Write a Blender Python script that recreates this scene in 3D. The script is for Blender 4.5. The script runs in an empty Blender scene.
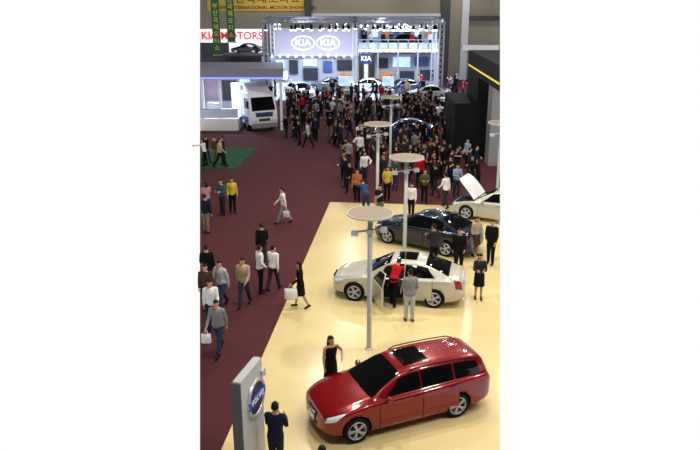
import bpy, bmesh, math, random
from mathutils import Vector, Matrix
random.seed(11)
S=bpy.context.scene; C=S.collection
PI=math.pi; R=math.radians
try: S.view_settings.view_transform='Standard'
except Exception: pass
# ---------------- camera maths ----------------
H=9.8; F=700.0; P=math.atan(232/700)
cP,sP=math.cos(P),math.sin(P)
CAM=Vector((0,0,H))
def ray(px,py):
    u=(px-350)/F; v=(py-225)/F
    return Vector((u,cP-sP*v,-sP-cP*v))
def at(px,py,z=0.0):
    d=ray(px,py); t=(z-H)/d.z
    return CAM+d*t
def atD(px,py,D):
    d=ray(px,py); t=D/d.y
    return CAM+d*t
cam=bpy.data.cameras.new('camera'); cam.lens=36; cam.sensor_width=36; cam.clip_end=400
co=bpy.data.objects.new('camera',cam); C.objects.link(co); co.location=(0,0,H); co.rotation_euler=(PI/2-P,0,0); S.camera=co
# ---------------- materials ----------------
def lin(c):
    return tuple(((x/255)/12.92 if x/255<=.04045 else ((x/255+.055)/1.055)**2.4) for x in c)+(1,)
def mat(name,rgb,rough=.6,metal=0,emit=0,noise=.08,scale=20,objcol=False,coat=0,spec=.5):
    m=bpy.data.materials.new(name); m.use_nodes=True; nt=m.node_tree; b=nt.nodes['Principled BSDF']
    b.inputs['Roughness'].default_value=rough; b.inputs['Metallic'].default_value=metal
    b.inputs['Specular IOR Level'].default_value=spec
    if coat: b.inputs['Coat Weight'].default_value=coat; b.inputs['Coat Roughness'].default_value=.03
    nz=nt.nodes.new('ShaderNodeTexNoise'); nz.inputs['Scale'].default_value=scale
    tc=nt.nodes.new('ShaderNodeTexCoord'); nt.links.new(tc.outputs['Object'],nz.inputs['Vector'])
    mr=nt.nodes.new('ShaderNodeMapRange'); mr.inputs['To Min'].default_value=1-noise; mr.inputs['To Max'].default_value=1+noise
    nt.links.new(nz.outputs['Fac'],mr.inputs['Value'])
    mx=nt.nodes.new('ShaderNodeVectorMath'); mx.operation='SCALE'
    nt.links.new(mr.outputs['Result'],mx.inputs['Scale'])
    if objcol:
        oi=nt.nodes.new('ShaderNodeObjectInfo'); nt.links.new(oi.outputs['Color'],mx.inputs[0])
    else: mx.inputs[0].default_value=lin(rgb)[:3]
    nt.links.new(mx.outputs['Vector'],b.inputs['Base Color'])
    if emit:
        nt.links.new(mx.outputs['Vector'],b.inputs['Emission Color']); b.inputs['Emission Strength'].default_value=emit
    return m
M={}
M['cloth']=mat('cloth',None,.9,objcol=True,noise=.15,scale=14,spec=.15)
M['skin']=mat('skin',(190,140,110),.6,noise=.05)
M['eye']=mat('eye',(25,18,15),.3); M['lip']=mat('lip',(150,78,70),.5)
M['hair']=mat('hair',(16,13,12),.6,noise=.3,scale=60,spec=.2)
M['shoe']=mat('shoe',None,.6,objcol=True,spec=.2)
M['paint']=mat('car_paint',None,.25,.2,objcol=True,noise=.03,coat=.8,spec=.3)
M['glass']=mat('dark_glass',(9,10,12),.06,0,spec=.5)
M['black']=mat('black_plastic',(14,14,15),.6,spec=.2)
M['tyre']=mat('tyre_rubber',(18,18,19),.85,spec=.2)
M['chrome']=mat('alloy',(188,190,194),.35,.4)
M['lamp']=mat('lamp_glass',(205,212,220),.12)
M['tail']=mat('tail_lamp',(140,10,12),.2)
M['white']=mat('white_paint',(232,233,235),.5)
M['plate']=mat('plate',(225,228,222),.5)
M['pole']=mat('pole_paint',(176,176,172),.45,.1)
M['disc']=mat('disc_frosted',(130,117,104),.6,spec=.2)
M['discrim']=mat('disc_rim',(180,176,166),.4)
M['grey']=mat('grey_panel',(164,162,178),.6)
M['roofg']=mat('canopy_grey',(128,126,140),.6)
M['pylon']=mat('pylon_grey',(172,174,178),.4)
M['dgrey']=mat('dark_grey',(56,56,60),.6)
M['blackw']=mat('black_wall',(13,13,15),.7,spec=.15)
M['lightgrey']=mat('light_grey',(190,193,200),.6)
M['bgrey']=mat('booth_grey',(164,170,182),.7)
M['wgrey']=mat('pale_wall_grey',(136,136,136),.7)
M['metal']=mat('truss_metal',(175,178,188),.4,.4)
M['yellow']=mat('banner_yellow',(190,160,72),.8,noise=.1,scale=2)
M['green']=mat('banner_green',(28,84,48),.8,noise=.1,scale=2)
M['gcarpet']=mat('green_carpet',(16,78,36),.95,scale=40)
M['red']=mat('sign_red',(214,26,30),.5,emit=.25)
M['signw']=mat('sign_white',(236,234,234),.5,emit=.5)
M['brown']=mat('text_brown',(100,54,22),.8)
M['ytext']=mat('text_yellow',(190,176,84),.7)
M['blue']=mat('emblem_blue',(20,30,70),.35)
M['signb']=mat('sign_blue',(40,54,110),.4)
M['bluelit']=mat('blue_light',(110,120,255),.4,emit=2.2)
M['whitelit']=mat('white_light',(245,248,255),.4,emit=9)
M['screen']=mat('screen_glow',(170,200,238),.3,emit=1.1,noise=.8,scale=1.5)
M['poster_b']=mat('poster_blue',(56,80,134),.5,noise=.6,scale=2,emit=.2)
M['poster_o']=mat('poster_orange',(190,126,76),.5,noise=.5,scale=2,emit=.2)
M['poster_d']=mat('poster_dark',(38,42,56),.5,noise=.8,scale=2)
M['pink']=mat('pinkish_wall',(160,140,160),.7,noise=.3,scale=1)
M['gold']=mat('gold_sign',(206,180,50),.5,emit=.5)
M['stagef']=mat('stage_floor_gloss',(190,200,218),.18,noise=.3,scale=.6)
M['tblue']=mat('truck_blue',(40,80,170),.5)
M['railglass']=mat('rail_glass',(190,202,226),.15,noise=.2,scale=1)
M['ceil']=mat('ceiling_dark',(40,38,38),.9)
def brickmat(name,c1,c2,rough,sx,sy,rot,noise,mort):
    m=bpy.data.materials.new(name); m.use_nodes=True; nt=m.node_tree; b=nt.nodes['Principled BSDF']
    tc=nt.nodes.new('ShaderNodeTexCoord'); mp=nt.nodes.new('ShaderNodeMapping'); mp.inputs['Rotation'].default_value=(0,0,rot)
    br=nt.nodes.new('ShaderNodeTexBrick'); br.inputs['Scale'].default_value=1; br.inputs['Brick Width'].default_value=sx; br.inputs['Row Height'].default_value=sy
    br.inputs['Mortar Size'].default_value=.006; br.inputs['Color1'].default_value=lin(c1); br.inputs['Color2'].default_value=lin(c2)
    br.inputs['Mortar'].default_value=tuple(x*mort for x in lin(c1)[:3])+(1,)
    nt.links.new(tc.outputs['Object'],mp.inputs['Vector']); nt.links.new(mp.outputs['Vector'],br.inputs['Vector'])
    nz=nt.nodes.new('ShaderNodeTexNoise'); nz.inputs['Scale'].default_value=noise; nt.links.new(tc.outputs['Object'],nz.inputs['Vector'])
    mr=nt.nodes.new('ShaderNodeMapRange'); mr.inputs['To Min'].default_value=.82; mr.inputs['To Max'].default_value=1.16; nt.links.new(nz.outputs['Fac'],mr.inputs['Value'])
    mx=nt.nodes.new('ShaderNodeVectorMath'); mx.operation='SCALE'; nt.links.new(br.outputs['Color'],mx.inputs[0]); nt.links.new(mr.outputs['Result'],mx.inputs['Scale'])
    nt.links.new(mx.outputs['Vector'],b.inputs['Base Color']); b.inputs['Roughness'].default_value=rough; b.inputs['Specular IOR Level'].default_value=.5
    return m
M['wood']=brickmat('pale_wood_boards',(216,196,144),(213,192,139),.2,2.4,1.2,R(5.6),.4,.9)
M['carpet']=brickmat('maroon_carpet',(74,20,27),(69,18,25),.95,40,2,R(5.6),.8,.85)
M['wallm']=brickmat('hall_wall',(138,132,118),(130,125,112),.8,3,1.2,0,.2,.8)
# ---------------- mesh builder ----------------
class MB:
    def __init__(s): s.v=[]; s.f=[]; s.m=[]
    def add(s,vs,fs,mi=0):
        o=len(s.v); s.v+= [tuple(v) for v in vs]; s.f+=[tuple(i+o for i in f) for f in fs]; s.m+=[mi]*len(fs); return s
    def box(s,c,d,rz=0,mi=0,bev=0):
        cx,cy,cz=c; x,y,z=d[0]/2,d[1]/2,d[2]/2; b=bev
        if b:
            pr=[(-x+b,-y),(x-b,-y),(x,-y+b),(x,y-b),(x-b,y),(-x+b,y),(-x,y-b),(-x,-y+b)]
        else: pr=[(-x,-y),(x,-y),(x,y),(-x,y)]
        n=len(pr)
        zs=[(-z,1),(z,1)] if not b else [(-z,1-b/max(x,y)),(-z+b,1),(z-b,1),(z,1-b/max(x,y))]
        vs=[]
        for zz,k in zs:
            for a,e in pr:
                a*=k;e*=k
                vs.append((cx+a*math.cos(rz)-e*math.sin(rz),cy+a*math.sin(rz)+e*math.cos(rz),cz+zz))
        fs=[tuple(reversed(range(n))),tuple(range((len(zs)-1)*n,len(zs)*n))]
        for r in range(len(zs)-1):
            for i in range(n): j=(i+1)%n; fs.append((r*n+i,r*n+j,(r+1)*n+j,(r+1)*n+i))
        return s.add(vs,fs,mi)
    def prism(s,pts,z0,z1,mi=0):
        n=len(pts); vs=[(p[0],p[1],z0) for p in pts]+[(p[0],p[1],z1) for p in pts]
        fs=[tuple(reversed(range(n))),tuple(range(n,2*n))]+[(i,(i+1)%n,n+(i+1)%n,n+i) for i in range(n)]
        return s.add(vs,fs,mi)
    def yprism(s,pts,y0,y1,mi=0):
        n=len(pts); vs=[(p[0],y0,p[1]) for p in pts]+[(p[0],y1,p[1]) for p in pts]
        fs=[tuple(range(n)),tuple(reversed(range(n,2*n)))]+[((i+1)%n,i,n+i,n+(i+1)%n) for i in range(n)]
        return s.add(vs,fs,mi)
    def tube(s,pts,rad,seg=10,mi=0,cap=True):
        pts=[Vector(p) for p in pts]
        if not hasattr(rad,'__len__'): rad=[rad]*len(pts)
        pp=list(pts); rr=list(rad)
        if cap:
            d0=(pts[0]-pts[1]).normalized(); d1=(pts[-1]-pts[-2]).normalized()
            pp=[pts[0]+d0*rad[0]*.95,pts[0]+d0*rad[0]*.65]+pp+[pts[-1]+d1*rad[-1]*.65,pts[-1]+d1*rad[-1]*.95]
            rr=[rad[0]*.25,rad[0]*.75]+rr+[rad[-1]*.75,rad[-1]*.25]
        vs=[];n=len(pp); ref=None
        for i,p in enumerate(pp):
            d=(pp[min(i+1,n-1)]-pp[max(i-1,0)]).normalized()
            if ref is None: ref=Vector((1,0,0)) if abs(d.x)<.8 else Vector((0,1,0))
            a=(ref-d*ref.dot(d)).normalized(); b=d.cross(a); ref=a
            for k in range(seg):
                t=2*PI*k/seg; vs.append(p+(a*math.cos(t)+b*math.sin(t))*rr[i])
        fs=[tuple(reversed(range(seg))),tuple(range((n-1)*seg,n*seg))]
        for i in range(n-1):
            for k in range(seg): j=(k+1)%seg; fs.append((i*seg+k,i*seg+j,(i+1)*seg+j,(i+1)*seg+k))
        return s.add(vs,fs,mi)
    def loft(s,rings,seg=20,mi=0,T=None):
        vs=[]
        for z,hw,hd,y in rings:
            for k in range(seg):
                t=2*PI*k/seg; p=Vector((hw*math.cos(t),y+hd*math.sin(t),z)); vs.append(T(p) if T else p)
        n=len(rings); fs=[tuple(reversed(range(seg))),tuple(range((n-1)*seg,n*seg))]
        for i in range(n-1):
            for k in range(seg): j=(k+1)%seg; fs.append((i*seg+k,i*seg+j,(i+1)*seg+j,(i+1)*seg+k))
        return s.add(vs,fs,mi)
    def lathe(s,prof,axis='z',seg=32,c=(0,0,0),mi=0,closed=False):
        vs=[];n=len(prof)
        for r,h in prof:
            for k in range(seg):
                t=2*PI*k/seg; a,b=r*math.cos(t),r*math.sin(t)
                vs.append((c[0]+a,c[1]+b,c[2]+h) if axis=='z' else (c[0]+a,c[1]+h,c[2]+b))
        fs=[]
        for i in range(n if closed else n-1):
            i2=(i+1)%n
            for k in range(seg):
                j=(k+1)%seg; q=(i*seg+k,i*seg+j,i2*seg+j,i2*seg+k); fs.append(q if axis=='z' else tuple(reversed(q)))
        if not closed: fs+= [tuple(reversed(range(seg))),tuple(range((n-1)*seg,n*seg))]
        return s.add(vs,fs,mi)
    def mesh(s,name,mats):
        me=bpy.data.meshes.new(name); me.from_pydata(s.v,[],s.f)
        for m in mats: me.materials.append(m)
        if len(mats)>1: me.polygons.foreach_set('material_index',s.m)
        me.update(); return me
    def build(s,name,m,parent=None,smooth=False,color=None,loc=None):
        mats=m if isinstance(m,(list,tuple)) else [m]
        me=s.mesh(name,mats)
        if smooth: me.polygons.foreach_set('use_smooth',[True]*len(me.polygons))
        o=bpy.data.objects.new(name,me); C.objects.link(o)
        if parent: o.parent=parent
        if color: o.color=color
        if loc is not None: o.location=loc
        return o
def mo(name,me,parent=None,color=None):
    o=bpy.data.objects.new(name,me); C.objects.link(o)
    if parent: o.parent=parent
    if color: o.color=color
    return o
def tag(o,label,cat,group=None,kind=None):
    o['label']=label
    o['category']=cat
    if group: o['group']=group
    if kind: o['kind']=kind
    return o
def empty(name,loc,rz=0):
    o=bpy.data.objects.new(name,None); C.objects.link(o); o.location=loc; o.rotation_euler=(0,0,rz); o.empty_display_size=.2; return o
def kids(o): return [x for x in bpy.data.objects if x.parent==o]
def copy_tree(o,parent=None):
    c=o.copy(); C.objects.link(c); c.parent=parent
    for ch in kids(o): copy_tree(ch,c)
    return c
def structure(o): o['kind']='structure'; return o
def trim_to_view(o,px):
    """the model ends where the photograph's view of the hall ends"""
    bpy.context.view_layer.update()
    n=ray(px,0).cross(ray(px,450)).normalized()
    if n.x*(1 if px>350 else -1)<0: n=-n
    todo=[o]; 
    while todo:
        q=todo.pop(); todo+=kids(q)
        if q.type!='MESH': continue
        mw=q.matrix_world; ds=[(mw@Vector(c)-CAM).dot(n) for c in q.bound_box]
        if max(ds)<=0: continue
        if min(ds)>=0:
            for k in kids(q): 
                if k in todo: todo.remove(k)
                bpy.data.objects.remove(k)
            bpy.data.objects.remove(q); continue
        me=q.data.copy(); q.data=me; bm=bmesh.new(); bm.from_mesh(me)
        solid=all(len(e.link_faces)==2 for e in bm.edges)
        inv=mw.inverted(); lc=inv@CAM; ln=(mw.to_3x3().transposed()@n).normalized()
        r=bmesh.ops.bisect_plane(bm,geom=bm.verts[:]+bm.edges[:]+bm.faces[:],plane_co=lc,plane_no=ln,clear_outer=True)
        if solid: bmesh.ops.holes_fill(bm,edges=[e for e in bm.edges if e.is_boundary])
        bm.to_mesh(me); bm.free()
def text(body,size,m,parent,loc,rot,ext=.01,name='lettering',sx=1,spacing=1,line=1):
    cu=bpy.data.curves.new('t','FONT'); cu.body=body; cu.size=size; cu.extrude=ext; cu.align_x='CENTER'; cu.align_y='CENTER'; cu.space_character=spacing; cu.space_line=line; cu.resolution_u=3
    cu.offset=size*.012
    t=bpy.data.objects.new('t',cu); C.objects.link(t)
    dg=bpy.context.evaluated_depsgraph_get(); me=bpy.data.meshes.new_from_object(t.evaluated_get(dg)); bpy.data.objects.remove(t)
    me.materials.clear(); me.materials.append(m)
    o=mo(name,me,parent); o.location=loc; o.rotation_euler=rot; o.scale=(sx,1,1); return o
def remesh(mb,vox,mats,smooth=2):
    me=mb.mesh('tmp',[mats[0]]); o=bpy.data.objects.new('tmp',me); C.objects.link(o)
    r=o.modifiers.new('r','REMESH'); r.mode='VOXEL'; r.voxel_size=vox; r.use_smooth_shade=True
    if smooth:
        sm=o.modifiers.new('s','SMOOTH'); sm.iterations=smooth; sm.factor=.5
    dg=bpy.context.evaluated_depsgraph_get(); out=bpy.data.meshes.new_from_object(o.evaluated_get(dg)); bpy.data.objects.remove(o)
    out.materials.clear()
    for m in mats: out.materials.append(m)
    out.polygons.foreach_set('use_smooth',[True]*len(out.polygons))
    return out
# ---------------- people ----------------
POSES={
'stand':(2,(3,3),(-4,2),(4,9,14,.05),(-2,9,12,.05),0),
'walk':(4,(24,6),(-18,16),(-20,7,14,.05),(22,7,24,.1),5),
'stroll':(3,(-12,14),(15,4),(14,8,40,.2),(-12,8,12,.05),-15),
'hold':(3,(4,4),(-3,3),(22,8,78,.45),(20,8,80,.45),10),
'camera':(2,(6,3),(-5,3),(55,12,88,.35),(52,12,88,.35),0),
'point':(4,(5,4),(-5,3),(72,10,15,.1),(0,8,14,.05),-20),
'lean':(45,(10,10),(-8,4),(78,8,30,.15),(68,8,35,.15),0),
'hips':(1,(6,3),(-6,3),(-10,42,75,.9),(-2,9,12,.05),25),
'relax':(0,(8,12),(-3,1),(10,10,30,.1),(-6,12,50,.5),20),
}
cache={}
def skeleton(pose):
    lean,lL,lR,aL,aR,ht=POSES[pose]; L=R(lean); sk={}
    pts=[]
    for side,(hf,kf) in ((-1,lL),(1,lR)):
        hip=Vector((side*.09,0,.91)); a=R(hf); b=R(hf-kf)
        knee=hip+Vector((side*.01,math.sin(a),-math.cos(a)))*.42
        ank=knee+Vector((0,math.sin(b),-math.cos(b)))*.41
        fp=b*.9 if b<0 else b*.3
        def rot(y,z): return Vector((side*.01,y*math.cos(fp)-z*math.sin(fp),y*math.sin(fp)+z*math.cos(fp)))
        heel=ank+rot(-.045,-.045); ball=ank+rot(.10,-.05); toe=ank+rot(.155,-.052)
        sk['leg',side]=[hip,knee,ank,heel,ball,toe]; pts+=[heel,ball,toe]
    dz=.035-min(p.z for p in pts)
    off=Vector((0,0,dz))
    for side in (-1,1): sk['leg',side]=[p+off for p in sk['leg',side]]
    def T(p):
        q=p-Vector((0,0,.93)); k=1.0 if q.z>.12 else max(0,q.z/.12)
        a=-L*k
        return Vector((q.x,q.y*math.cos(a)-q.z*math.sin(a),q.y*math.sin(a)+q.z*math.cos(a)))+Vector((0,0,.93))+off
    sk['T']=T
    for side,(f,ab,e,inw) in ((-1,aL),(1,aR)):
        sh=T(Vector((side*.175,0,1.395))); f=R(f);ab=R(ab);e=R(e)
        d=Vector((side*math.sin(ab),math.sin(f)*math.cos(ab),-math.cos(f)*math.cos(ab)))
        el=sh+d*.285
        d2=Vector((side*(math.sin(ab)*.6-inw),math.sin(f+e),-math.cos(f+e))).normalized()
        wr=el+d2*.245
        sk['arm',side]=[sh,el,wr,d2]
    a=R(ht); base=Vector((0,.012,1.475))
    def HT(p):
        q=Vector((p.x*math.cos(a)-p.y*math.sin(a),p.x*math.sin(a)+p.y*math.cos(a),p.z))
        return T(base+q)
    sk['HT']=HT
    return sk
TORSO=[(.82,.10,.075,0),(.86,.145,.095,-.005),(.92,.165,.108,-.008),(1.0,.152,.10,0),(1.08,.135,.092,0),(1.18,.15,.102,.004),(1.3,.172,.112,.004),(1.38,.165,.10,0),(1.43,.115,.08,-.004),(1.47,.062,.06,0)]
def hand(mb,wr,d,side):
    n=Vector((-side,0,0)); n=(n-d*n.dot(d)).normalized(); ac=d.cross(n).normalized()
    if ac.y<0 and abs(d.z)>.5: ac=-ac
    if abs(d.z)<=.5 and ac.z<0: ac=-ac
    for k in (-1,0,1): mb.tube([wr-d*.01+ac*k*.012,wr+d*.085+ac*k*.026],[.02,.016],8)
    for k,l in ((-1.5,.055),(-.5,.072),(.5,.078),(1.5,.068)):
        r=wr+d*.085+ac*k*.0205; m=r+(d+n*.25+ac*k*.06).normalized()*l*.55; t=m+(d+n*.75).normalized()*l*.5
        mb.tube([r,m,t],[.0105,.0098,.0085],7)
    r=wr+d*.03+ac*.028; m=r+(d*.7+ac*.75+n*.2).normalized()*.042; t=m+(d+ac*.25+n*.3).normalized()*.03
    mb.tube([r,m,t],[.014,.012,.010],7)
HEAD=[(.0,.022,.028,.058),(.015,.042,.05,.04),(.045,.058,.075,.015),(.085,.068,.088,.004),(.125,.074,.093,-.002),(.165,.073,.09,-.005),(.197,.058,.07,-.006),(.218,.032,.038,-.008),(.226,.012,.014,-.008)]
def get(kind,pose):
    key=(kind,pose)
    if key in cache: return cache[key]
    sk=skeleton(pose); T=sk['T']; HT=sk['HT']; mb=MB()
    if kind=='body':
        mb.loft(TORSO,T=T)
        mb.tube([T(Vector((0,-.01,1.42))),HT(Vector((0,-.012,.05)))],[.058,.052])
        mb.loft(HEAD,T=HT)
        mb.tube([HT(Vector((0,.086,.118))),HT(Vector((0,.101,.088)))],[.009,.014],8)
        mb.tube([HT(Vector((-.018,.088,.05))),HT(Vector((.018,.088,.05)))],[.009,.009],8)
        for s_ in (-1,1):
            mb.tube([HT(Vector((s_*.074,-.005,.085))),HT(Vector((s_*.08,-.012,.12)))],[.01,.014],8)
            sh,el,wr,d=sk['arm',s_]
            mb.tube([sh-Vector((s_*.03,0,0)),sh,(sh+el)/2,el,el+(wr-el)*.35,wr],[.05,.052,.045,.037,.038,.026])
            hand(mb,wr,d,s_)
            hip,kn,an,he,ba,to=sk['leg',s_]
            mb.tube([hip,(hip+kn)/2,kn,kn+(an-kn)*.35,an],[.088,.075,.052,.054,.034])
            mb.tube([he,ba,to],[.03,.032,.024])
        me=remesh(mb,.0085,[M['skin'],M['eye'],M['lip']],1)
        E=[HT(Vector((s_*.03,.088,.118))) for s_ in (-1,1)]; mo_=HT(Vector((0,.098,.05)))
        for p in me.polygons:
            c=p.center
            if min((c-e).length for e in E)<.0125: p.material_index=1
            elif (c-mo_).length<.02 and abs(c.z-mo_.z)<.008: p.material_index=2
    elif kind.startswith('shirt'):
        g=.018 if kind!='shirt_jacket' else .028
        rings=[(z if i else .84,hw+g,hd+g,y) for i,(z,hw,hd,y) in enumerate(TORSO)][:-1]+[(1.455,.075,.07,-.004)]
        if kind=='shirt_tank': rings=[r for r in rings if r[0]<1.4]+[(1.41,.13,.085,0)]
        mb.loft(rings,T=T)
        for s_ in (-1,1):
            sh,el,wr,d=sk['arm',s_]
            if kind in('shirt_long','shirt_jacket'): mb.tube([sh-Vector((s_*.04,0,0)),sh,(sh+el)/2,el,el+(wr-el)*.5,wr],[.062+g/3,.062+g/3,.057,.051,.048,.04])
            elif kind=='shirt_short': mb.tube([sh-Vector((s_*.04,0,0)),sh,sh+(el-sh)*.62],[.064,.064,.062])
        me=remesh(mb,.013,[M['cloth']],2)
    elif kind=='trousers':
        off=T(Vector((0,0,.93))).z-.93
        mb.loft([(.80+off,.10,.09,0),(.86+off,.158,.115,-.005),(.93+off,.178,.122,-.006),(1.01+off,.163,.113,0)])
        for s_ in (-1,1):
            hip,kn,an,he,ba,to=sk['leg',s_]
            mb.tube([hip,(hip+kn)/2,kn,(kn+an)/2,an+(kn-an)*.03],[.098,.09,.075,.068,.06])
        me=remesh(mb,.013,[M['cloth']],2)
    elif kind=='skirt':
        off=T(Vector((0,0,.93))).z-.93
        mb.loft([(.50+off,.215,.18,.01),(.62+off,.20,.165,.005),(.8+off,.192,.145,0),(.93+off,.185,.13,-.005),(1.03+off,.158,.11,0)])
        me=remesh(mb,.014,[M['cloth']],2)
    elif kind in('shoe-1','shoe1'):
        s_=int(kind[4:]); hip,kn,an,he,ba,to=sk['leg',s_]
        mb.tube([he,(he+ba)/2,ba,to],[.037,.037,.042,.034],12); mb.tube([he+(an-he)*.2,an],[.038,.04],10)
        me=remesh(mb,.009,[M['shoe']],1)
    elif kind in('hair_short','hair_long'):
        r=[(.085,.078,.058,-.05),(.12,.083,.064,-.045),(.15,.083,.07,-.035),(.172,.08,.095,-.006),(.2,.067,.08,-.008),(.225,.045,.052,-.01),(.24,.016,.018,-.01)]
        if kind=='hair_long': r=[(-.11,.075,.03,-.075),(-.06,.088,.04,-.07),(.02,.09,.055,-.058)]+r
        mb.loft(r,T=HT)
        me=remesh(mb,.011,[M['hair']],2)
    cache[key]=me; return me
COL={'white':(222,222,222),'grey':(128,130,134),'light grey':(176,178,182),'black':(16,16,18),'dark grey':(42,43,47),'navy':(22,27,48),'blue':(44,64,112),'light blue':(130,150,180),'red':(176,22,28),'pink':(176,124,132),'yellow':(200,172,60),'green':(46,80,54),'beige':(172,154,124),'brown':(72,52,40),'orange':(180,100,54),'jean blue':(46,56,80),'olive':(72,72,50),'khaki':(118,104,78),'teal':(40,84,88)}
def colr(n): return lin(COL[n])
plat=[at(200,560),at(200,500),at(222,450),at(330,203),at(500,207.7),at(500,560)]
pl_a,pl_b=at(222,450),at(330,203); pl_c=at(500,207.7)
def on_plat(p):
    e=pl_b-pl_a; q=p-pl_a
    if e.x*q.y-e.y*q.x>0: return False
    e=pl_c-pl_b; q=p-pl_b
    return e.x*q.y-e.y*q.x<0
PZ=.05
people=[]
def person(px,py,face,pose,top,bot,label,group=None,ht=1.7,hair='short',shirt='long',low='trousers',shoe='black',spot=None):
    if spot is not None: g=spot; z=spot.z
    else:
        g=at(px,py)
        z=PZ if on_plat(g) else (.1 if g.y>67.0 and stage_x0<g.x<stage_x1 else 0)
        if z: g=at(px,py,z)
    k=ht/1.70
    b=mo('person',get('body',pose)); b.location=(g.x,g.y,z); b.rotation_euler=(0,0,R(face)); b.scale=(k*random.uniform(.94,1.03),k*random.uniform(.94,1.03),k)
    mo('hair',get('hair_'+hair,pose),b)
    mo('shirt' if shirt!='jacket' else 'jacket',get('shirt_'+shirt,pose),b,colr(top))
    mo(low,get(low,pose),b,colr(bot))
    for s_ in ('-1','1'): mo('shoe',get('shoe'+s_,pose),b,colr(shoe))
    tag(b,label,'person',group); people.append(g)
    return b
def handworld(b,pose,side):
    sk=skeleton(pose); sh,el,wr,d=sk['arm',side]; p=wr+d*.08
    bpy.context.view_layer.update()
    return b.matrix_world@p
def bag(p,size,color,label,rz=0):
    w,d,h=size; o=empty('shopping_bag',(p.x,p.y,p.z-h-.12),rz)
    mb=MB(); mb.loft([(0,w*.5,d*.5,0),(h*.1,w*.52,d*.55,0),(h*.6,w*.5,d*.4,0),(h,w*.47,d*.18,0)],seg=16); mb.build('bag_body',M['cloth'],o,True,colr(color))
    for s_ in (-1,1):
        t=MB(); t.tube([(-w*.2,s_*.01,h*.95),(-w*.12,s_*.005,h+.1),(0,0,h+.125),(w*.12,s_*.005,h+.1),(w*.2,s_*.01,h*.95)],.007,6); t.build('strap',M['cloth'],o,True,colr(color))
    tag(o,label,'bag'); return o
# ---------------- cars ----------------
def pchip(keys):
    xs=[k[0] for k in keys]; ys=[k[1] for k in keys]; n=len(xs)
    d=[(ys[i+1]-ys[i])/(xs[i+1]-xs[i]) for i in range(n-1)]; m=[0]*n
    m[0]=d[0]; m[-1]=d[-1]
    for i in range(1,n-1):
        if d[i-1]*d[i]>0: m[i]=2*d[i-1]*d[i]/(d[i-1]+d[i])
    def f(x):
        if x<=xs[0]: return ys[0]
        if x>=xs[-1]: return ys[-1]
        i=0
        while x>xs[i+1]: i+=1
        h=xs[i+1]-xs[i]; t=(x-xs[i])/h
        return ys[i]*(1+2*t)*(1-t)**2+m[i]*h*t*(1-t)**2+ys[i+1]*t*t*(3-2*t)+m[i+1]*h*t*t*(t-1)
    return f
WAGON=dict(L=4.43,sf=.77,wb=2.64,tum=.15,
 zt=[(0,.57),(.03,.66),(.10,.73),(.3,.805),(.62,.89),(.97,.965),(1.17,1.005),(1.59,1.225),(1.99,1.395),(2.37,1.45),(2.92,1.465),(3.57,1.445),(4.02,1.405),(4.19,1.345),(4.29,1.10),(4.35,.92),(4.40,.80),(4.43,.62)],
 zs=[(0,.53),(.04,.60),(.27,.71),(.67,.82),(1.17,.89),(2.47,.94),(3.77,.98),(4.22,.975),(4.35,.88),(4.43,.59)],
 w=[(0,.38),(.03,.53),(.09,.665),(.2,.77),(.4,.842),(.72,.872),(1.3,.88),(3.27,.885),(3.87,.875),(4.17,.84),(4.31,.79),(4.39,.71),(4.43,.58)],
 wind=(1.20,1.97),rear=(4.16,4.28),sides=[(1.52,2.43),(2.475,3.31),(3.37,4.07)],doors=[(1.33,2.45),(2.45,3.43)],tail=(4.17,4.38,.40,.70),wagon=True)
SEDAN=dict(L=4.43,sf=.82,wb=2.64,tum=.16,
 zt=[(0,.56),(.03,.64),(.12,.71),(.3,.78),(.7,.88),(1.03,.95),(1.22,.995),(1.62,1.215),(1.98,1.385),(2.4,1.455),(2.8,1.45),(3.2,1.39),(3.6,1.25),(3.94,1.09),(4.08,1.05),(4.24,1.02),(4.34,.94),(4.40,.80),(4.43,.60)],
 zs=[(0,.52),(.04,.58),(.3,.69),(.7,.80),(1.2,.875),(2.5,.93),(3.8,.97),(4.16,.955),(4.34,.85),(4.43,.56)],
 w=[(0,.38),(.03,.53),(.09,.65),(.2,.755),(.4,.83),(.8,.868),(1.4,.88),(3.3,.885),(3.9,.865),(4.14,.81),(4.29,.74),(4.38,.65),(4.43,.52)],
 wind=(1.25,1.97),rear=(3.14,3.90),sides=[(1.56,2.44),(2.49,3.28)],doors=[(1.37,2.46),(2.46,3.4)],tail=(4.06,4.36,.36,.53),wagon=False)
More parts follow.
